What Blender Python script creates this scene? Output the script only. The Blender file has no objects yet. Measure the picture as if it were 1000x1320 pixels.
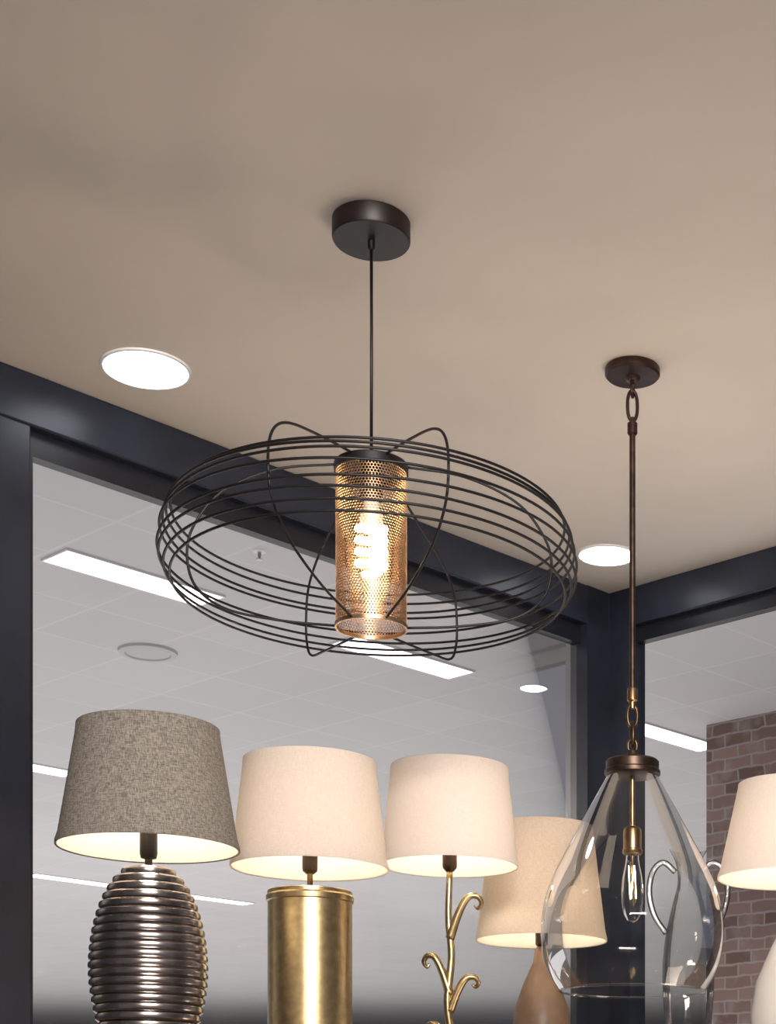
import bpy, math, random
from mathutils import Vector, Matrix
random.seed(4)
scene = bpy.context.scene
COL = scene.collection
try:
    scene.view_settings.view_transform = 'Standard'
    scene.view_settings.look = 'None'
except Exception:
    pass

# ------------------------------------------------------------------ materials
def mat_new(name):
    m = bpy.data.materials.new(name); m.use_nodes = True
    nt = m.node_tree; b = nt.nodes['Principled BSDF']
    return m, nt, b

def mat_basic(name, col, rough=0.5, metal=0.0, noise=0.0, nscale=20.0, bump=0.0, bscale=60.0, coat=0.0):
    m, nt, b = mat_new(name)
    b.inputs['Roughness'].default_value = rough
    b.inputs['Metallic'].default_value = metal
    if coat: b.inputs['Coat Weight'].default_value = coat
    tc = nt.nodes.new('ShaderNodeTexCoord')
    n = nt.nodes.new('ShaderNodeTexNoise'); n.inputs['Scale'].default_value = nscale
    n.inputs['Detail'].default_value = 5
    nt.links.new(tc.outputs['Object'], n.inputs['Vector'])
    r = nt.nodes.new('ShaderNodeValToRGB')
    lo = [max(0, c*(1-noise)) for c in col]; hi = [min(1, c*(1+noise)) for c in col]
    r.color_ramp.elements[0].position = 0.3; r.color_ramp.elements[1].position = 0.7
    r.color_ramp.elements[0].color = (*lo, 1); r.color_ramp.elements[1].color = (*hi, 1)
    nt.links.new(n.outputs['Fac'], r.inputs['Fac'])
    nt.links.new(r.outputs['Color'], b.inputs['Base Color'])
    if bump:
        n2 = nt.nodes.new('ShaderNodeTexNoise'); n2.inputs['Scale'].default_value = bscale
        nt.links.new(tc.outputs['Object'], n2.inputs['Vector'])
        bp = nt.nodes.new('ShaderNodeBump'); bp.inputs['Strength'].default_value = bump
        bp.inputs['Distance'].default_value = 0.002
        nt.links.new(n2.outputs['Fac'], bp.inputs['Height'])
        nt.links.new(bp.outputs['Normal'], b.inputs['Normal'])
    return m

def mat_emit(name, col, strength, rough=0.4):
    m, nt, b = mat_new(name)
    b.inputs['Base Color'].default_value = (*col, 1)
    b.inputs['Roughness'].default_value = rough
    b.inputs['Emission Color'].default_value = (*col, 1)
    b.inputs['Emission Strength'].default_value = strength
    return m

def mat_fabric(name, dark, light, translucency=0.3, scale=1.0, contrast=(0.35, 0.65)):
    m, nt, b = mat_new(name)
    out = nt.nodes['Material Output']
    tc = nt.nodes.new('ShaderNodeTexCoord')
    # woven threads: stretched noise in two directions
    def thread(sx, sz):
        mp = nt.nodes.new('ShaderNodeMapping'); mp.inputs['Scale'].default_value = (sx, sx, sz)
        nt.links.new(tc.outputs['Object'], mp.inputs['Vector'])
        n = nt.nodes.new('ShaderNodeTexNoise'); n.inputs['Scale'].default_value = 1.0
        n.inputs['Detail'].default_value = 3
        nt.links.new(mp.outputs['Vector'], n.inputs['Vector'])
        return n
    a = thread(90*scale, 700*scale); c = thread(560*scale, 70*scale)
    mx = nt.nodes.new('ShaderNodeMath'); mx.operation = 'ADD'
    nt.links.new(a.outputs['Fac'], mx.inputs[0]); nt.links.new(c.outputs['Fac'], mx.inputs[1])
    hf = nt.nodes.new('ShaderNodeMath'); hf.operation = 'MULTIPLY'; hf.inputs[1].default_value = 0.5
    nt.links.new(mx.outputs[0], hf.inputs[0])
    r = nt.nodes.new('ShaderNodeValToRGB')
    r.color_ramp.elements[0].position = contrast[0]; r.color_ramp.elements[1].position = contrast[1]
    r.color_ramp.elements[0].color = (*dark, 1); r.color_ramp.elements[1].color = (*light, 1)
    nt.links.new(hf.outputs[0], r.inputs['Fac'])
    nt.links.new(r.outputs['Color'], b.inputs['Base Color'])
    b.inputs['Roughness'].default_value = 0.9
    bp = nt.nodes.new('ShaderNodeBump'); bp.inputs['Strength'].default_value = 0.2
    bp.inputs['Distance'].default_value = 0.001
    nt.links.new(hf.outputs[0], bp.inputs['Height']); nt.links.new(bp.outputs['Normal'], b.inputs['Normal'])
    tr = nt.nodes.new('ShaderNodeBsdfTranslucent')
    nt.links.new(r.outputs['Color'], tr.inputs['Color'])
    ms = nt.nodes.new('ShaderNodeMixShader'); ms.inputs['Fac'].default_value = translucency
    nt.links.new(b.outputs['BSDF'], ms.inputs[1]); nt.links.new(tr.outputs['BSDF'], ms.inputs[2])
    nt.links.new(ms.outputs['Shader'], out.inputs['Surface'])
    return m

def mat_thin_glass(name, tint=(0.95, 0.96, 0.97), ior=1.45, rough=0.02, boost=1.0):
    m, nt, b = mat_new(name)
    out = nt.nodes['Material Output']
    t = nt.nodes.new('ShaderNodeBsdfTransparent'); t.inputs['Color'].default_value = (*tint, 1)
    g = nt.nodes.new('ShaderNodeBsdfGlossy'); g.inputs['Roughness'].default_value = rough
    lw = nt.nodes.new('ShaderNodeFresnel'); lw.inputs['IOR'].default_value = ior
    n = nt.nodes.new('ShaderNodeTexNoise'); n.inputs['Scale'].default_value = 3.0
    mul = nt.nodes.new('ShaderNodeMath'); mul.operation = 'MULTIPLY'; mul.inputs[1].default_value = boost
    mul.use_clamp = True
    nt.links.new(lw.outputs['Fac'], mul.inputs[0])
    bp = nt.nodes.new('ShaderNodeBump'); bp.inputs['Strength'].default_value = 0.02
    nt.links.new(n.outputs['Fac'], bp.inputs['Height']); nt.links.new(bp.outputs['Normal'], g.inputs['Normal'])
    ms = nt.nodes.new('ShaderNodeMixShader')
    nt.links.new(mul.outputs[0], ms.inputs['Fac'])
    nt.links.new(t.outputs['BSDF'], ms.inputs[1]); nt.links.new(g.outputs['BSDF'], ms.inputs[2])
    nt.links.new(ms.outputs['Shader'], out.inputs['Surface'])
    return m

M_ceiling = mat_basic('painted_plaster', (0.71, 0.655, 0.600), 0.9, 0, 0.03, 3, 0.1, 90)
M_frame = mat_basic('slate_blue_painted_steel', (0.0145, 0.0185, 0.031), 0.32, 0.0, 0.35, 5, 0.05, 40)
M_frame2 = mat_basic('dark_window_profile', (0.007, 0.008, 0.013), 0.4, 0.0, 0.2, 5)
M_floor = mat_basic('polished_concrete', (0.30, 0.28, 0.26), 0.4, 0, 0.2, 4)
M_black = mat_basic('black_powder_coat', (0.006, 0.005, 0.006), 0.45, 0.2, 0.3, 40)
M_canopy = mat_basic('dark_bronze_black', (0.009, 0.0042, 0.0036), 0.45, 0.2, 0.4, 30)
M_canopy2 = mat_basic('rust_bronze', (0.034, 0.014, 0.010), 0.4, 0.5, 0.4, 30)
M_copper = mat_basic('perforated_brass', (0.60, 0.40, 0.24), 0.30, 0.95, 0.25, 60)
M_bronze = mat_basic('aged_bronze', (0.060, 0.040, 0.029), 0.38, 0.85, 0.4, 40)
M_brass = mat_basic('antique_brass', (0.24, 0.16, 0.085), 0.32, 0.95, 0.35, 30)
M_link = mat_basic('dark_antique_bronze', (0.10, 0.065, 0.038), 0.35, 0.9, 0.35, 30)
M_brass2 = mat_basic('brushed_brass', (0.42, 0.32, 0.17), 0.32, 0.95, 0.2, 60)
M_nickel = mat_basic('dark_nickel', (0.33, 0.29, 0.27), 0.22, 0.95, 0.2, 30)
M_bulb = mat_emit('warm_bulb_glow', (1.0, 0.80, 0.52), 13)
M_bulb_lamp = mat_emit('lamp_bulb_glow', (1.0, 0.84, 0.64), 50)
M_fil = mat_emit('filament_glow', (1.0, 0.62, 0.28), 30)
M_led = mat_emit('led_diffuser', (0.90, 0.92, 1.0), 5.0)
M_strip = mat_emit('strip_diffuser', (0.95, 0.96, 1.0), 3.0)
M_trimwhite = mat_basic('white_trim', (0.75, 0.75, 0.76), 0.5, 0, 0.03, 10)
M_gray = mat_fabric('grey_linen', (0.13, 0.115, 0.098), (0.33, 0.298, 0.255), 0.12, 1.0, (0.40, 0.60))
M_cream = mat_fabric('cream_linen', (0.77, 0.69, 0.63), (0.88, 0.80, 0.74), 0.40, 1.0)
M_cream2 = mat_fabric('white_linen', (0.86, 0.79, 0.75), (0.94, 0.87, 0.83), 0.42, 1.0)
M_beige = mat_fabric('beige_linen', (0.68, 0.58, 0.48), (0.82, 0.72, 0.61), 0.42, 1.0)
M_lining = mat_fabric('cream_lining', (0.82, 0.78, 0.70), (0.88, 0.84, 0.77), 0.34, 0.6)
M_lining_opaque = mat_fabric('opaque_cream_lining', (0.82, 0.78, 0.70), (0.88, 0.84, 0.77), 0.20, 0.6)
M_wglass = mat_thin_glass('window_glass', (0.96, 0.96, 0.97), 1.35, 0.06, 0.8)
M_pglass = mat_thin_glass('clear_lamp_glass', (0.994, 0.994, 0.990), 1.30, 0.01, 0.75)
M_vglass = mat_thin_glass('thick_clear_glass', (0.985, 0.985, 0.98), 1.38, 0.02, 0.9)
M_hglass = mat_thin_glass('glass_handle', (0.96, 0.96, 0.95), 1.6, 0.05, 2.2)
M_wood = mat_basic('walnut_veneer', (0.16, 0.10, 0.06), 0.45, 0, 0.35, 12)

def mat_tiles():
    m, nt, b = mat_new('acoustic_tile_grid')
    tc = nt.nodes.new('ShaderNodeTexCoord')
    br = nt.nodes.new('ShaderNodeTexBrick'); br.offset = 0.0; br.squash = 1.0
    br.inputs['Scale'].default_value = 1.0
    br.inputs['Brick Width'].default_value = 0.62; br.inputs['Row Height'].default_value = 0.62
    br.inputs['Mortar Size'].default_value = 0.012; br.inputs['Mortar Smooth'].default_value = 0.6
    br.inputs['Color1'].default_value = (0.53, 0.52, 0.515, 1)
    br.inputs['Color2'].default_value = (0.555, 0.545, 0.54, 1)
    br.inputs['Mortar'].default_value = (0.60, 0.59, 0.585, 1)
    nt.links.new(tc.outputs['Object'], br.inputs['Vector'])
    nt.links.new(br.outputs['Color'], b.inputs['Base Color'])
    b.inputs['Roughness'].default_value = 0.85
    return m
M_tiles = mat_tiles()

def mat_brick():
    m, nt, b = mat_new('red_brick')
    tc = nt.nodes.new('ShaderNodeTexCoord')
    sp = nt.nodes.new('ShaderNodeSeparateXYZ'); cb = nt.nodes.new('ShaderNodeCombineXYZ')
    nt.links.new(tc.outputs['Object'], sp.inputs[0])
    ad = nt.nodes.new('ShaderNodeMath'); ad.operation = 'ADD'
    nt.links.new(sp.outputs['X'], ad.inputs[0]); nt.links.new(sp.outputs['Y'], ad.inputs[1])
    nt.links.new(ad.outputs[0], cb.inputs['X']); nt.links.new(sp.outputs['Z'], cb.inputs['Y'])
    wob = nt.nodes.new('ShaderNodeTexNoise'); wob.inputs['Scale'].default_value = 9
    nt.links.new(tc.outputs['Object'], wob.inputs['Vector'])
    vm = nt.nodes.new('ShaderNodeVectorMath'); vm.operation = 'MULTIPLY_ADD'
    vm.inputs[1].default_value = (0.035, 0.035, 0.0)
    nt.links.new(wob.outputs['Color'], vm.inputs[0]); nt.links.new(cb.outputs[0], vm.inputs[2])
    br = nt.nodes.new('ShaderNodeTexBrick')
    br.inputs['Scale'].default_value = 1.0
    br.inputs['Brick Width'].default_value = 0.23; br.inputs['Row Height'].default_value = 0.085
    br.inputs['Mortar Size'].default_value = 0.012; br.inputs['Mortar Smooth'].default_value = 1.0
    br.inputs['Color1'].default_value = (0.15, 0.090, 0.075, 1)
    br.inputs['Color2'].default_value = (0.29, 0.19, 0.165, 1)
    br.inputs['Mortar'].default_value = (0.33, 0.30, 0.28, 1)
    nt.links.new(vm.outputs[0], br.inputs['Vector'])
    wx = nt.nodes.new('ShaderNodeTexNoise'); wx.inputs['Scale'].default_value = 6; wx.inputs['Detail'].default_value = 6
    nt.links.new(tc.outputs['Object'], wx.inputs['Vector'])
    rp = nt.nodes.new('ShaderNodeValToRGB')
    rp.color_ramp.elements[0].position = 0.5; rp.color_ramp.elements[1].position = 0.72
    rp.color_ramp.elements[0].color = (0, 0, 0, 1); rp.color_ramp.elements[1].color = (0.5, 0.5, 0.5, 1)
    nt.links.new(wx.outputs['Fac'], rp.inputs['Fac'])
    mx = nt.nodes.new('ShaderNodeMixRGB'); mx.inputs['Color2'].default_value = (0.40, 0.36, 0.34, 1)
    nt.links.new(rp.outputs['Color'], mx.inputs['Fac']); nt.links.new(br.outputs['Color'], mx.inputs['Color1'])
    nt.links.new(mx.outputs['Color'], b.inputs['Base Color'])
    b.inputs['Roughness'].default_value = 0.9
    return m
M_brick = mat_brick()

# ------------------------------------------------------------------ helpers
def mesh_obj(name, verts, faces, mat, smooth=False, parent=None, loc=(0, 0, 0)):
    me = bpy.data.meshes.new(name)
    me.from_pydata([tuple(v) for v in verts], [], faces); me.update()
    me.materials.append(mat)
    if smooth:
        for p in me.polygons: p.use_smooth = True
    o = bpy.data.objects.new(name, me); COL.objects.link(o)
    o.location = loc
    if parent: o.parent = parent
    return o

def sharp(o, ang=35):
    me = o.data
    try:
        me.set_sharp_from_angle(angle=math.radians(ang))
    except Exception:
        pass
    return o

def thing(name, label, cat, loc, group=None):
    e = bpy.data.objects.new(name, None); COL.objects.link(e)
    e.location = loc; e.empty_display_size = 0.05
    e['label'] = label; e['category'] = cat
    if group: e['group'] = group
    return e

def lathe(name, prof, mat, parent, segs=64, loc=(0, 0, 0), closed_profile=False):
    verts, faces = [], []
    rows = []
    for r, z in prof:
        if r < 1e-5:
            rows.append([len(verts)]); verts.append((0, 0, z))
        else:
            rows.append(list(range(len(verts), len(verts)+segs)))
            for i in range(segs):
                a = 2*math.pi*i/segs
                verts.append((r*math.cos(a), r*math.sin(a), z))
    pairs = list(zip(rows[:-1], rows[1:]))
    if closed_profile: pairs.append((rows[-1], rows[0]))
    for A, B in pairs:
        for i in range(segs):
            j = (i+1) % segs
            if len(A) == 1 and len(B) == 1: continue
            if len(A) == 1: faces.append((A[0], B[j], B[i]))
            elif len(B) == 1: faces.append((A[i], A[j], B[0]))
            else: faces.append((A[i], A[j], B[j], B[i]))
    o = mesh_obj(name, verts, faces, mat, True, parent, loc)
    return sharp(o)

def catmull(pts, n=10, closed=False):
    P = [Vector(p) for p in pts]; out = []
    L = len(P)
    rng = range(L) if closed else range(L-1)
    for i in rng:
        if closed:
            p0, p1, p2, p3 = P[(i-1) % L], P[i], P[(i+1) % L], P[(i+2) % L]
        else:
            p0 = P[i-1] if i > 0 else P[0]*2-P[1]
            p1, p2 = P[i], P[i+1]
            p3 = P[i+2] if i+2 < L else P[-1]*2-P[-2]
        for k in range(n):
            t = k/n
            out.append(0.5*((2*p1)+(p2-p0)*t+(2*p0-5*p1+4*p2-p3)*t*t+(3*p1-p0-3*p2+p3)*t**3))
    if not closed: out.append(P[-1])
    return out

def tube_data(path, rad, sides=8, closed=False):
    n = len(path); verts, faces = [], []
    def tang(i):
        if closed: return (path[(i+1) % n]-path[(i-1) % n]).normalized()
        if i == 0: return (path[1]-path[0]).normalized()
        if i == n-1: return (path[-1]-path[-2]).normalized()
        return (path[i+1]-path[i-1]).normalized()
    t = tang(0)
    up = Vector((0, 0, 1)) if abs(t.z) < 0.9 else Vector((1, 0, 0))
    nrm = (up - t*up.dot(t)).normalized()
    for i in range(n):
        t = tang(i)
        nrm = (nrm - t*nrm.dot(t)).normalized()
        bn = t.cross(nrm)
        r = rad(i/(n-1)) if callable(rad) else rad
        for k in range(sides):
            a = 2*math.pi*k/sides
            verts.append(path[i]+(nrm*math.cos(a)+bn*math.sin(a))*r)
    m = n if closed else n-1
    for i in range(m):
        i2 = (i+1) % n
        for k in range(sides):
            k2 = (k+1) % sides
            faces.append((i*sides+k, i*sides+k2, i2*sides+k2, i2*sides+k))
    if not closed:
        faces.append(tuple(reversed(range(sides))))
        faces.append(tuple(range((n-1)*sides, n*sides)))
    return verts, faces

def tube(name, path, rad, mat, parent=None, sides=8, closed=False):
    v, f = tube_data([Vector(p) for p in path], rad, sides, closed)
    return mesh_obj(name, v, f, mat, True, parent)

# room frame: local X = along the window wall, local Y = away from it
CORNER = Vector((-0.1545, 5.10, 0.0))
ANG = math.atan2(-0.7649, -0.6441)
def boxes(name, blist, mat, bevel=0.0, parent=None):
    verts, faces = [], []
    for (x0, x1, y0, y1, z0, z1) in blist:
        s = len(verts)
        verts += [(x0, y0, z0), (x1, y0, z0), (x1, y1, z0), (x0, y1, z0),
                  (x0, y0, z1), (x1, y0, z1), (x1, y1, z1), (x0, y1, z1)]
        faces += [(s, s+3, s+2, s+1), (s+4, s+5, s+6, s+7), (s, s+1, s+5, s+4),
                  (s+1, s+2, s+6, s+5), (s+2, s+3, s+7, s+6), (s+3, s, s+4, s+7)]
    o = mesh_obj(name, verts, faces, mat)
    if parent: o.parent = parent
    else:
        o.location = CORNER; o.rotation_euler = (0, 0, ANG)
    if bevel:
        md = o.modifiers.new('bevel', 'BEVEL'); md.width = bevel; md.segments = 2
    return o
def structure(o, label=None):
    o['kind'] = 'structure'
    if label: o['label'] = label
    return o

# ------------------------------------------------------------------ room shell
structure(boxes('floor', [(-45, 10, -45, 10, -0.1, 0.0)], M_floor))
T = 0.07
structure(boxes('ceiling', [(-T, 8, -T, 8, 3.2, 3.3)], M_ceiling))
structure(boxes('ceiling.001', [(-45, 3.0, -45, 3.0, 4.5, 4.6)], M_tiles), 'suspended tile ceiling of the hall outside')
structure(boxes('wall_left', [(-T, 8, -T, 0, 0, 0.9), (2.2, 8, -T, 0, 0.9, 3.2)], M_frame))
structure(boxes('wall_right', [(-T, 0, 0, 8, 0, 0.9), (-T, 0, 2.6, 8, 0.9, 3.2)], M_frame))
structure(boxes('wall_outer', [(-6.2, -5.44, -3.945, 3.0, 0, 4.5)], M_brick), 'brick wall outside the glazing')
UL, UR, VR0, VR1 = 1.8985, 0.0983, 0.085, 2.48
structure(boxes('trim_1', [(0.0, 2.2, -T, 0.0, 3.085, 3.2)], M_frame, 0.004))
structure(boxes('trim_2', [(-T, 0.0, 0.0, 2.6, 3.085, 3.2)], M_frame, 0.004))
structure(boxes('trim_3', [(UL, 2.2, -T, 0.0, 0.9, 3.085)], M_frame, 0.004))
# corner post: one L-shaped profile
def prism(name, poly, z0, z1, mat):
    n = len(poly)
    v = [(x, y, z0) for x, y in poly]+[(x, y, z1) for x, y in poly]
    f = [tuple(reversed(range(n))), tuple(range(n, 2*n))]+[(i, (i+1) % n, n+(i+1) % n, n+i) for i in range(n)]
    o = mesh_obj(name, v, f, mat); o.location = CORNER; o.rotation_euler = (0, 0, ANG)
    return o
structure(prism('trim_4', [(-T, -T), (UR, -T), (UR, 0), (0, 0), (0, VR0), (-T, VR0)], 0.9, 3.2, M_frame))
structure(boxes('trim_5', [(-T, 0.0, VR1, 2.6, 0.9, 3.085)], M_frame, 0.004))
structure(boxes('trim_6', [(UR, UL, -0.06, -0.028, 3.03, 3.085), (UR, UL, -0.06, -0.028, 0.9, 0.95),
                           (UL-0.02, UL, -0.06, -0.028, 0.95, 3.03)], M_frame2))
structure(boxes('trim_7', [(-0.06, -0.028, VR0, VR1, 3.04, 3.085), (-0.06, -0.028, VR0, VR1, 0.9, 0.95),
                           (-0.06, -0.028, VR1-0.02, VR1, 0.95, 3.04)], M_frame2))
def pane(name, pts):
    o = mesh_obj(name, pts, [(0, 1, 2, 3)], M_wglass); o.location = CORNER; o.rotation_euler = (0, 0, ANG)
    return structure(o)
pane('window_1', [(UR, -0.045, 0.95), (UL-0.02, -0.045, 0.95), (UL-0.02, -0.045, 3.03), (UR, -0.045, 3.03)])
pane('window_2', [(-0.045, VR0, 0.95), (-0.045, VR1-0.02, 0.95), (-0.045, VR1-0.02, 3.04), (-0.045, VR0, 3.04)])

def R2W(u, v, z):
    c, s = math.cos(ANG), math.sin(ANG)
    return Vector((CORNER.x+u*c-v*s, CORNER.y+u*s+v*c, z))

# ------------------------------------------------------------------ recessed lights
def downlight(x, y, r, zc, mats=(M_led, M_trimwhite), label='', group='recessed ceiling lights', name='recessed_light'):
    e = thing(name, label, 'ceiling light', (x, y, zc), group)
    lathe('trim_ring', [(r, 0), (r+0.006, 0), (r+0.005, -0.004), (r, -0.005)], mats[1], e, 64, closed_profile=True)
    lathe('diffuser', [(0, -0.003), (r*0.6, -0.0035), (r, -0.003)], mats[0], e, 64)
    return e
downlight(-1.1197, 3.628, 0.090, 3.2, label='round flush white LED light set in the plaster ceiling')
downlight(-0.1510, 4.767, 0.080, 3.2, label='round flush white LED light above the glazing corner')
for (x, y) in [(0.85, 2.2), (-0.9, 1.2), (0.6, 0.2), (1.9, 1.2)]:  # unseen glowing discs added to give the glass something to reflect
    downlight(x, y, 0.09, 3.2, label='round flush white LED light added out of view to reflect in the glass')

# hall outside: strip lights, spot, speaker, sprinkler
def strip(u0, u1, v):
    c = R2W((u0+u1)/2, v, 4.5)
    e = thing('strip_light', 'long white LED strip light in the tiled hall ceiling', 'ceiling light', c, 'strip lights in the hall ceiling')
    e.rotation_euler = (0, 0, ANG)
    L = abs(u1-u0)/2; w = 0.115
    boxes('housing', [(-L-0.01, L+0.01, w, w+0.01, -0.012, 0), (-L-0.01, L+0.01, -w-0.01, -w, -0.012, 0),
                      (-L-0.01, -L, -w, w, -0.012, 0), (L, L+0.01, -w, w, -0.012, 0)], M_trimwhite, parent=e)
    boxes('diffuser', [(-L, L, -w, w, -0.010, -0.002)], M_strip, parent=e)
for (a, b, v) in [(-0.66, -1.58, -4.34), (-2.50, -3.44, -4.34), (-5.10, -5.98, -4.34),
                  (-2.38, -3.363, -8.79), (-5.70, -7.1, -13.6), (-7.13, -8.56, -13.6)]:
    strip(a, b, v)
downlight(-0.82, 10.85, 0.088, 4.5, label='small round white spotlight in the tiled hall ceiling', group='hall spotlights', name='ceiling_spotlight')
sp = thing('ceiling_speaker', 'round grey speaker grille in the tiled hall ceiling', 'speaker', (-3.09, 10.05, 4.5))
lathe('grille', [(0, -0.012), (0.13, -0.012), (0.135, -0.02), (0.17, -0.016), (0.175, 0)], mat_basic('grille_grey', (0.46, 0.46, 0.46), 0.7), sp, 40)
for (x, y) in [(-2.01, 8.36)]:
    s = thing('sprinkler', 'small pendent sprinkler head on the hall ceiling', 'sprinkler', (x, y, 4.5))
    lathe('escutcheon', [(0, -0.008), (0.03, -0.006), (0.035, 0)], M_trimwhite, s, 24)
    lathe('sprinkler_head', [(0, -0.045), (0.018, -0.045), (0.018, -0.042), (0.006, -0.038), (0.009, -0.02), (0.009, -0.008), (0, -0.008)], M_nickel, s, 20)

# ------------------------------------------------------------------ main wire pendant
PX, PY = -0.5286, 3.052
pen = thing('pendant_lamp', 'black wire cage pendant lamp with perforated copper cylinder, hanging from ceiling', 'pendant lamp', (PX, PY, 3.2))
def pz(z): return z-3.2
lathe('ceiling_canopy', [(0, 0), (0.069, 0), (0.071, -0.002), (0.071, -0.034), (0.069, -0.037), (0.012, -0.037), (0, -0.037)], M_canopy, pen, 72)
lathe('cord_grip', [(0.0065, -0.037), (0.0065, -0.050), (0.004, -0.053), (0, -0.053)], M_black, pen, 20)
tube('cord', [Vector((0, 0, -0.045)), Vector((0.0005, 0, -0.2)), Vector((0, 0, pz(2.765)))], 0.0029, M_black, pen, 10)
lathe('drum_cap', [(0, pz(2.768)), (0.010, pz(2.768)), (0.012, pz(2.756)), (0.066, pz(2.754)), (0.0675, pz(2.752)),
                   (0.0675, pz(2.738)), (0.0655, pz(2.737)), (0.0655, pz(2.746)), (0, pz(2.746))], M_black, pen, 64)
# perforated cylinder: real hexagonal honeycomb
def honeycomb(name, R, z0, z1, ncirc, hole, mat, parent, thick):
    W = 2*math.pi*R/ncirc
    s = W/math.sqrt(3)
    rowh = 1.5*s
    nrow = int((z1-z0-0.5*s)/rowh)
    zst = (z1-z0)/(nrow*rowh+0.5*s)
    vmap = {}; verts = []; faces = []
    def vid(x, z, key=None):
        if key is not None:
            k = (int(round(x/W*6)) % (6*ncirc), int(round(z/s*4)))
            if k in vmap: return vmap[k]
        a = x/R
        verts.append((R*math.cos(a), R*math.sin(a), z0+z*zst))
        i = len(verts)-1
        if key is not None: vmap[k] = i
        return i
    for r in range(nrow):
        cz = s+r*rowh
        for c in range(ncirc):
            cx = (c+(0.5 if r % 2 else 0))*W
            out, inn = [], []
            for k in range(6):
                an = math.radians(30+60*k)
                out.append(vid(cx+s*math.cos(an), cz+s*math.sin(an), True))
                inn.append(vid(cx+hole*s*math.cos(an), cz+hole*s*math.sin(an)))
            for k in range(6):
                k2 = (k+1) % 6
                faces.append((out[k], out[k2], inn[k2], inn[k]))
    o = mesh_obj(name, verts, faces, mat, False, parent)
    md = o.modifiers.new('sol', 'SOLIDIFY'); md.thickness = thick; md.offset = 0
    return o
honeycomb('perforated_shade', 0.0640, pz(2.458), pz(2.742), 68, 0.80, M_copper, pen, 0.0011)
lathe('drum_rim', [(0.0625, pz(2.452)), (0.0662, pz(2.452)), (0.0665, pz(2.459)), (0.0625, pz(2.459))], M_copper, pen, 64, closed_profile=True)
lathe('bulb_socket', [(0, pz(2.746)), (0.019, pz(2.746)), (0.021, pz(2.70)), (0.021, pz(2.690)), (0.015, pz(2.686)), (0, pz(2.686))], M_black, pen, 32)
lathe('bulb_collar', [(0, pz(2.688)), (0.0140, pz(2.688)), (0.0150, pz(2.672)), (0.0210, pz(2.664)), (0.0210, pz(2.640)), (0.018, pz(2.634)), (0, pz(2.634))], M_trimwhite, pen, 32)
# spiral energy-saving bulb: two intertwined glowing tubes meeting at the tip
hv, hf = [], []
for ph in (0, math.pi):
    pts = []
    for k in range(101):
        t = k/100
        a = ph+t*2*math.pi*2.0
        r = 0.0240*(1-max(0, (t-0.88)/0.12)**2*0.9)
        pts.append(Vector((r*math.cos(a), r*math.sin(a), pz(2.636)-0.085*t)))
    v, f = tube_data(pts, 0.0070, 10)
    s = len(hv); hv += v; hf += [tuple(i+s for i in q) for q in f]
mesh_obj('light_bulb', hv, hf, M_bulb, True, pen)
# cage rings: an upright stack of hoops, the whole basket hanging a touch out of level
zs = [2.643, 2.630, 2.616, 2.601, 2.572, 2.553, 2.536, 2.521]
Rs = [0.352, 0.362, 0.369, 0.373, 0.375, 0.373, 0.367, 0.357]
tilts = [(0.3, 30), (0.5, 190), (0.3, 290), (0.6, 120), (0.5, 20), (0.6, 200), (0.3, 160), (0.3, 70)]
lean = math.tan(math.radians(2.1))
for i in range(len(zs)):
    z, R = zs[i], Rs[i]
    ta, az = math.radians(tilts[i][0]), math.radians(tilts[i][1])
    path = []
    for k in range(120):
        a = 2*math.pi*k/120
        rr = R*(1+0.005*math.cos(2*a+i*1.3))
        x, y = rr*math.cos(a), rr*math.sin(a)
        dz = math.tan(ta)*(x*math.cos(az)+y*math.sin(az)) - lean*y
        path.append(Vector((x, y, pz(z)+dz)))
    tube('cage_ring', path, 0.0025, M_black, pen, 8, True)
near = [(.060, 2.752), (.17, 2.742), (.255, 2.728), (.298, 2.700), (.312, 2.650), (.300, 2.585), (.25, 2.530), (.16, 2.485), (.064, 2.456)]
far = [(.060, 2.752), (.17, 2.700), (.255, 2.655), (.300, 2.610), (.312, 2.555), (.308, 2.505), (.285, 2.474), (.22, 2.466), (.064, 2.456)]
side = [(.060, 2.752), (.17, 2.738), (.265, 2.695), (.315, 2.635), (.330, 2.580), (.315, 2.520), (.26, 2.480), (.16, 2.462), (.064, 2.456)]
for az, prof in [(-23, near), (34, near), (96, side), (157, far), (214, far), (276, side)]:
    a = math.radians(az); dx, dy = math.sin(a), -math.cos(a)
    path = catmull([(r*dx, r*dy, pz(z)) for r, z in prof], 8)
    tube('cage_loop', path, 0.0025, M_black, pen, 8)

# ------------------------------------------------------------------ glass pendant
GX, GY = -0.0592, 3.628
gp = thing('glass_pendant_lamp', 'clear teardrop glass pendant lamp on a bronze rod, hanging from ceiling', 'pendant lamp', (GX, GY, 3.2))
lathe('ceiling_canopy', [(0, 0), (0.058, 0), (0.060, -0.003), (0.060, -0.015), (0.056, -0.019), (0.018, -0.021), (0.014, -0.027), (0.008, -0.030), (0, -0.030)], M_canopy2, gp, 64)
def link(name, zc, half, wid, rot, mat, rad=0.0035):
    path = []
    for k in range(36):
        a = 2*math.pi*k/36
        x = wid*math.cos(a)
        z = math.copysign(abs(math.sin(a))**0.8, math.sin(a))*half
        path.append(Vector((x*math.cos(rot), x*math.sin(rot), pz(zc)+z)))
    return tube(name, path, rad, mat, gp, 10, True)
link('chain_link', 3.156, 0.018, 0.009, 1.4, M_canopy2)
link('chain_link', 3.118, 0.033, 0.011, 0.25, M_canopy2, 0.0038)
lathe('rod_coupling', [(0, pz(3.092)), (0.006, pz(3.092)), (0.007, pz(3.082)), (0.011, pz(3.080)), (0.011, pz(3.058)), (0.008, pz(3.054)), (0, pz(3.054))], M_canopy2, gp, 32)
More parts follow.
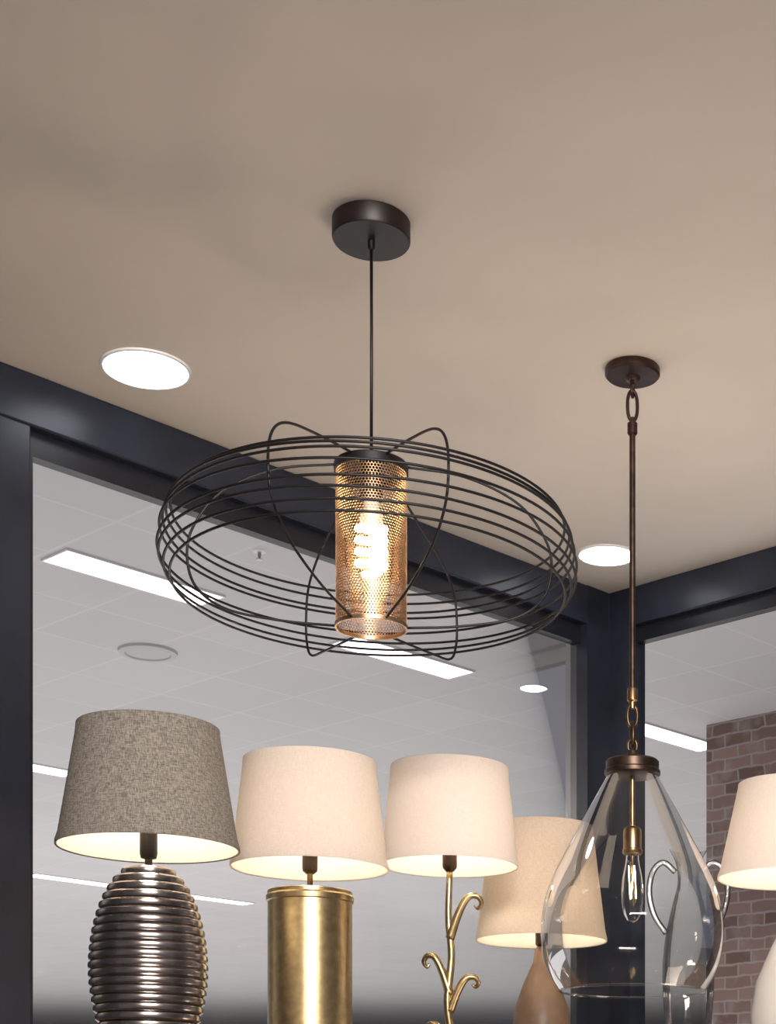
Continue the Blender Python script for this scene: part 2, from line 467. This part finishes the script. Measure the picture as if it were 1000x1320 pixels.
lathe('rod', [(0, pz(3.056)), (0.0066, pz(3.056)), (0.0066, pz(2.50)), (0, pz(2.50))], M_bronze, gp, 24)
lathe('rod_coupling', [(0, pz(2.502)), (0.0105, pz(2.502)), (0.0115, pz(2.496)), (0.0115, pz(2.476)), (0.0075, pz(2.472)), (0.0065, pz(2.458)), (0, pz(2.458))], M_brass, gp, 32)
link('chain_link', 2.442, 0.024, 0.011, 0.3, M_link, 0.0040)
link('chain_link', 2.402, 0.026, 0.011, 1.75, M_link, 0.0040)
link('chain_link', 2.376, 0.014, 0.010, 0.3, M_link, 0.0040)
lathe('glass_cap', [(0, pz(2.366)), (0.010, pz(2.366)), (0.012, pz(2.357)), (0.030, pz(2.352)), (0.054, pz(2.346)), (0.058, pz(2.342)), (0.058, pz(2.325)), (0.061, pz(2.322)),
                    (0.061, pz(2.314)), (0.055, pz(2.311)), (0, pz(2.311))], M_bronze, gp, 64)
gl = [(.053, 2.322), (.058, 2.306), (.071, 2.282), (.090, 2.248), (.112, 2.208), (.135, 2.166), (.157, 2.124), (.176, 2.084), (.190, 2.045),
      (.198, 2.000), (.199, 1.955), (.191, 1.908), (.176, 1.870), (.158, 1.842)]
glp = [(p.x, p.y) for p in catmull([(r, z, 0) for r, z in gl], 4)]
lathe('glass_shade', [(r, pz(z)) for r, z in glp], M_pglass, gp, 128)
lathe('glass_lip', [(.158+.0025*math.cos(t), pz(1.842)+.0025*math.sin(t)) for t in [k*math.pi/4 for k in range(8)]], M_pglass, gp, 96, closed_profile=True)
lathe('socket_stem', [(0, pz(2.312)), (0.0055, pz(2.312)), (0.0055, pz(2.196)), (0, pz(2.196))], M_brass, gp, 20)
lathe('bulb_socket', [(0, pz(2.200)), (0.014, pz(2.200)), (0.019, pz(2.195)), (0.020, pz(2.188)), (0.020, pz(2.152)), (0.022, pz(2.150)), (0.022, pz(2.144)), (0.0195, pz(2.140)), (0, pz(2.140))], M_brass, gp, 40)
lathe('light_bulb', [(r, pz(z)) for r, z in [(.0135, 2.142), (.0145, 2.128), (.0175, 2.112), (.022, 2.090), (.0245, 2.065), (.0235, 2.035), (.019, 2.010), (.011, 1.996), (0, 1.992)]], M_pglass, gp, 40)
fp = []
for k in range(7):
    a = k*math.pi/3
    fp.append((0.008*math.cos(a), 0.008*math.sin(a), pz(2.115 if k % 2 else 2.045)))
tube('filament', catmull(fp, 8), 0.0008, M_fil, gp, 6)
lathe('filament_mount', [(0, pz(2.14)), (0.004, pz(2.14)), (0.003, pz(2.10)), (0, pz(2.095))], M_brass, gp, 16)

# ------------------------------------------------------------------ table lamps
TOP = 1.62
def shade_parts(e, rt, rb, zt, zb, mat, base, lining):
    zt -= base; zb -= base
    th = 0.0015
    n = 10
    # rolled hems on a single fabric layer
    hem_b = [(rb-th, zb), (rb, zb-0.001), (rb+0.0016, zb), (rb+0.0014, zb+0.007)]
    hem_t = [(rt+0.0016, zt-0.006), (rt+0.0014, zt), (rt, zt+0.001), (rt-th, zt)]
    outer = hem_b+[(rb+(rt-rb)*i/n, zb+(zt-zb)*i/n) for i in range(1, n)]+hem_t
    lathe('lamp_shade', outer, mat, e, 96)
    lathe('shade_lining', [(rb-th-0.001, zb+0.001), (rt-th-0.001, zt-0.001)], lining, e, 96)
def spider(e, r, z, stemtop, base, mat):
    z -= base; stemtop -= base
    vs, fs = [], []
    for k in range(3):
        a = k*2*math.pi/3+0.4
        v, f = tube_data([Vector((0.012*math.cos(a), 0.012*math.sin(a), stemtop)), Vector((r*.5*math.cos(a), r*.5*math.sin(a), (stemtop+z)/2)),
                          Vector((r*math.cos(a), r*math.sin(a), z))], 0.0012, 6)
        s = len(vs); vs += v; fs += [tuple(i+s for i in q) for q in f]
    mesh_obj('shade_carrier', vs, fs, mat, True, e)
def bulb(e, z, base, s=1.0):
    z -= base
    lathe('light_bulb', [(0.0*s, z+0.09*s), (.012*s, z+.088*s), (.024*s, z+.076*s), (.030*s, z+.058*s), (.028*s, z+.038*s), (.018*s, z+.016*s), (.013*s, z), (0, z)], M_bulb_lamp, e, 28)

def tlamp(name, label, x, y, rt, rb, zt, zb, mat, lining=None):
    e = thing(name, label, 'table lamp', (x, y, TOP))
    shade_parts(e, rt, rb, zt, zb, mat, TOP, lining or M_lining)
    return e

# grey linen lamp on a ribbed beehive base
e = tlamp('table_lamp', 'grey linen drum shade lamp on ribbed dark metal beehive base', -0.9517, 3.10, .1272, .164, 2.283, 2.058, M_gray, M_lining_opaque)
prof = [(0, 0), (0.075, 0), (0.078, 0.004), (0.078, 0.012), (0.06, 0.018)]
nr = 24; zend = 2.020-TOP
for i in range(nr):
    t0 = i/nr; t1 = (i+1)/nr
    def env(t):
        # slim foot, wide belly, closing to the neck
        return 0.058+0.050*math.sin(math.pi*min(1, t/1.05))**0.9 if t < 0.55 else 0.016+0.092*math.sqrt(max(0.0, 1-((t-0.50)/0.515)**2))
    ra = env((t0+t1)/2); za = 0.018+(zend-0.018)*t0; zb_ = 0.018+(zend-0.018)*t1; hh = zb_-za
    prof += [(ra-0.005, za), (ra-0.001, za+hh*.2), (ra, za+hh*.5), (ra-0.001, za+hh*.8), (ra-0.005, zb_)]
prof += [(0.016, zend), (0.010, zend+0.006), (0, zend+0.006)]
lathe('lamp_base', prof, M_nickel, e, 72)
lathe('bulb_socket', [(0, zend), (0.007, zend), (0.007, zend+0.018), (0.014, zend+0.020), (0.016, zend+0.028), (0.016, zend+0.075), (0, zend+0.075)], M_canopy, e, 32)
bulb(e, 2.020+0.075, TOP); spider(e, 0.125, 2.281, 2.085, TOP, M_black)

# cream lamp on a broad brass cylinder base
e = tlamp('table_lamp', 'cream linen shade lamp on broad brushed brass cylinder base', -0.7246, 3.45, .1343, .160, 2.301, 2.079, M_cream)
zt = 2.032-TOP
lathe('lamp_base', [(0, 0), (0.092, 0), (0.094, 0.003), (0.094, 0.012), (0.088, 0.016), (0.086, 0.02), (0.086, zt-0.024), (0.089, zt-0.022), (0.0895, zt-0.012),
                    (0.0865, zt-0.008), (0.0865, zt-0.002), (0.084, zt), (0.02, zt+0.002), (0, zt+0.002)], M_brass2, e, 72)
lathe('stem', [(0, zt), (0.014, zt), (0.010, zt+0.006), (0.006, zt+0.010), (0.006, zt+0.038), (0, zt+0.038)], M_brass, e, 24)
lathe('bulb_socket', [(0, zt+0.036), (0.008, zt+0.036), (0.015, zt+0.042), (0.016, zt+0.048), (0.016, zt+0.083), (0, zt+0.083)], M_bronze, e, 28)
bulb(e, 2.032+0.083, TOP); spider(e, 0.132, 2.299, 2.10, TOP, M_bronze)

# white lamp on a branching brass stem
e = tlamp('table_lamp', 'off-white linen shade lamp on slender scrolled brass stem', -0.4918, 3.90, .1364, .159, 2.391, 2.160, M_cream2)
zt = 2.150-TOP
lathe('lamp_base', [(0, 0), (0.070, 0), (0.072, 0.004), (0.070, 0.012), (0.045, 0.020), (0.018, 0.030), (0.010, 0.045), (0, 0.045)], M_brass2, e, 48)
stem = catmull([(0, 0, 0.04), (0.006, 0.003, 0.12), (-0.005, -0.002, 0.22), (0.004, 0.0, 0.33), (-0.003, 0, 0.42), (0, 0, zt)], 10)
tube('stem', stem, lambda t: 0.0105-0.003*t, M_brass2, e, 12)
def scroll(sx, z0, h, w):
    pts = [(0.0, 0, z0), (sx*w*.35, -0.004, z0+h*.55), (sx*w*.75, -0.006, z0+h*.95), (sx*w*1.15, -0.004, z0+h), (sx*w*1.35, 0, z0+h*.85), (sx*w*1.2, 0.003, z0+h*.72), (sx*w*1.05, 0.003, z0+h*.80)]
    tube('scroll', catmull(pts, 8), lambda t: 0.008*(1-t)+0.003, M_brass2, e, 10)
scroll(1, 0.37, 0.10, 0.055); scroll(-1, 0.24, 0.09, 0.045); scroll(1, 0.20, 0.08, 0.05); scroll(-1, 0.10, 0.07, 0.04)
lathe('bulb_socket', [(0, zt-0.002), (0.009, zt-0.002), (0.016, zt+0.006), (0.017, zt+0.012), (0.017, zt+0.045), (0, zt+0.045)], M_bronze, e, 28)
bulb(e, 2.150+0.045, TOP); spider(e, 0.134, 2.389, 2.19, TOP, M_bronze)

# beige drum lamp behind
e = tlamp('table_lamp', 'beige woven drum shade lamp on turned wooden base', -0.3050, 4.30, .132, .168, 2.330, 2.035, M_beige)
zt = 2.020-TOP
lathe('lamp_base', [(0, 0), (0.07, 0), (0.072, 0.01), (0.05, 0.022), (0.035, 0.05), (0.055, 0.10), (0.075, 0.17), (0.07, 0.24), (0.045, 0.31), (0.022, 0.36), (0.018, zt-0.01), (0.012, zt), (0, zt)], M_wood, e, 48)
lathe('bulb_socket', [(0, zt-0.002), (0.009, zt-0.002), (0.016, zt+0.006), (0.017, zt+0.065), (0, zt+0.065)], M_bronze, e, 28)
bulb(e, 2.085, TOP); spider(e, 0.130, 2.328, 2.08, TOP, M_bronze)

# cream lamp on the second cabinet
e = tlamp('table_lamp', 'cream linen tapered shade lamp on white ceramic base', 0.317, 4.00, .127, .177, 2.373, 2.147, M_cream2)
zt = 2.10-TOP
lathe('lamp_base', [(0, 0), (0.065, 0), (0.068, 0.006), (0.060, 0.015), (0.075, 0.06), (0.095, 0.14), (0.098, 0.20), (0.085, 0.28), (0.05, 0.36), (0.025, 0.41), (0.020, zt-0.01), (0.012, zt), (0, zt)],
      mat_basic('glazed_ceramic', (0.7, 0.68, 0.64), 0.2), e, 56)
lathe('bulb_socket', [(0, zt-0.002), (0.009, zt-0.002), (0.016, zt+0.006), (0.017, zt+0.065), (0, zt+0.065)], M_bronze, e, 28)
bulb(e, 2.165, TOP); spider(e, 0.126, 2.371, 2.15, TOP, M_bronze)

# clear glass vase with curved handles on the long cabinet
e = thing('glass_vase', 'tall clear glass vase with two curved handles', 'vase', (0.075, 4.34, TOP))
vp = catmull([(0.045, 0, 0.0), (0.050, 0.006, 0), (0.030, 0.03, 0), (0.040, 0.08, 0), (0.060, 0.20, 0), (0.068, 0.33, 0), (0.060, 0.43, 0), (0.040, 0.52, 0), (0.028, 0.57, 0), (0.032, 0.62, 0), (0.050, 0.66, 0)], 5)
lathe('vase_body', [(0, 0.0)]+[(p.x, max(0, p.y)) for p in vp], M_vglass, e, 64)
for sx in (-1, 1):
    tube('handle', catmull([(sx*.034, 0, .60), (sx*.065, 0, .625), (sx*.093, 0, .600), (sx*.102, 0, .545), (sx*.088, 0, .485), (sx*.058, 0, .440)], 8), 0.008, M_hglass, e, 12)

# ------------------------------------------------------------------ display cabinets carrying the lamps
def cabinet(u0, u1, v0, v1, label):
    c = R2W((u0+u1)/2, (v0+v1)/2, 0)
    e = thing('display_cabinet', label, 'cabinet', c, 'display cabinets'); e.rotation_euler = (0, 0, ANG)
    L, W = (u1-u0)/2, (v1-v0)/2
    boxes('cabinet_top', [(-L, L, -W, W, TOP-0.03, TOP)], M_wood, 0.003, parent=e)
    up = [(-L, -L+0.025, -W+.01, W-.01, 0.0, TOP-0.03), (L-0.025, L, -W+.01, W-.01, 0.0, TOP-0.03), (-L+.025, L-.025, -W+.01, -W+.03, 0.08, TOP-0.03)]
    boxes('cabinet_body', up+[(-L+.025, L-.025, -W+.03, W-.02, 0.08, 0.11)], M_wood, parent=e)
    for zz in (0.55, 1.05):
        boxes('shelf', [(-L+.025, L-.025, -W+.03, W-.02, zz, zz+0.025)], M_wood, parent=e)
cabinet(0.25, 2.45, 0.20, 0.90, 'tall walnut open display cabinet carrying table lamps')
cabinet(0.20, 0.85, 0.93, 1.60, 'tall walnut open display cabinet beside the glazing')

# ------------------------------------------------------------------ lights
def area(name, loc, target, size, power, col, sy=None):
    d = bpy.data.lights.new(name, 'AREA'); d.energy = power; d.color = col; d.size = size
    if sy: d.shape = 'RECTANGLE'; d.size_y = sy
    o = bpy.data.objects.new(name, d); COL.objects.link(o); o.location = loc
    o.rotation_euler = (Vector(target)-Vector(loc)).to_track_quat('-Z', 'Y').to_euler()
    return o
area('ceiling_fill', (0.50, 3.70, 1.45), (0.30, 4.0, 3.2), 0.7, 24, (1.0, 0.82, 0.62))  # unseen light added to grade the ceiling brighter near the windows
area('shop_bounce_fill', (0.0, 2.9, 0.3), (0.0, 2.9, 3.2), 3.0, 11, (1.0, 0.89, 0.82))  # unseen area light added low down to lift the ceiling's base level
area('shop_front_fill', (0.6, -1.2, 3.12), (-0.4, 3.6, 2.0), 1.8, 245, (1.0, 0.92, 0.87), 0.15)  # unseen fill added for the shades, standing for shop lighting behind the camera
area('hall_bounce_fill', (-3.5, 11.5, 0.3), (-3.5, 11.5, 4.5), 14, 570, (1.0, 0.975, 0.975))  # unseen upward light added to brighten the hall ceiling, standing for floor bounce
area('hall_bounce_fill_far', (-9.0, 25, 0.3), (-9.0, 25, 4.5), 18, 980, (1.0, 0.975, 0.975))  # second unseen light added to lift the far end of the tiled ceiling
w = bpy.data.worlds.new('world'); scene.world = w; w.use_nodes = True
bg = w.node_tree.nodes['Background']; bg.inputs[0].default_value = (0.62, 0.66, 0.80, 1); bg.inputs[1].default_value = 0.20

# ------------------------------------------------------------------ camera
cam = bpy.data.cameras.new('camera'); co = bpy.data.objects.new('camera', cam); COL.objects.link(co)
co.location = (0, 0, 1.5); co.rotation_euler = (math.pi/2, 0, 0)
cam.sensor_fit = 'AUTO'; cam.sensor_width = 36.0; cam.lens = 2145*36/1320
cam.shift_x = (500-850)/1320; cam.shift_y = (1480-660)/1320
cam.clip_end = 200
scene.camera = co
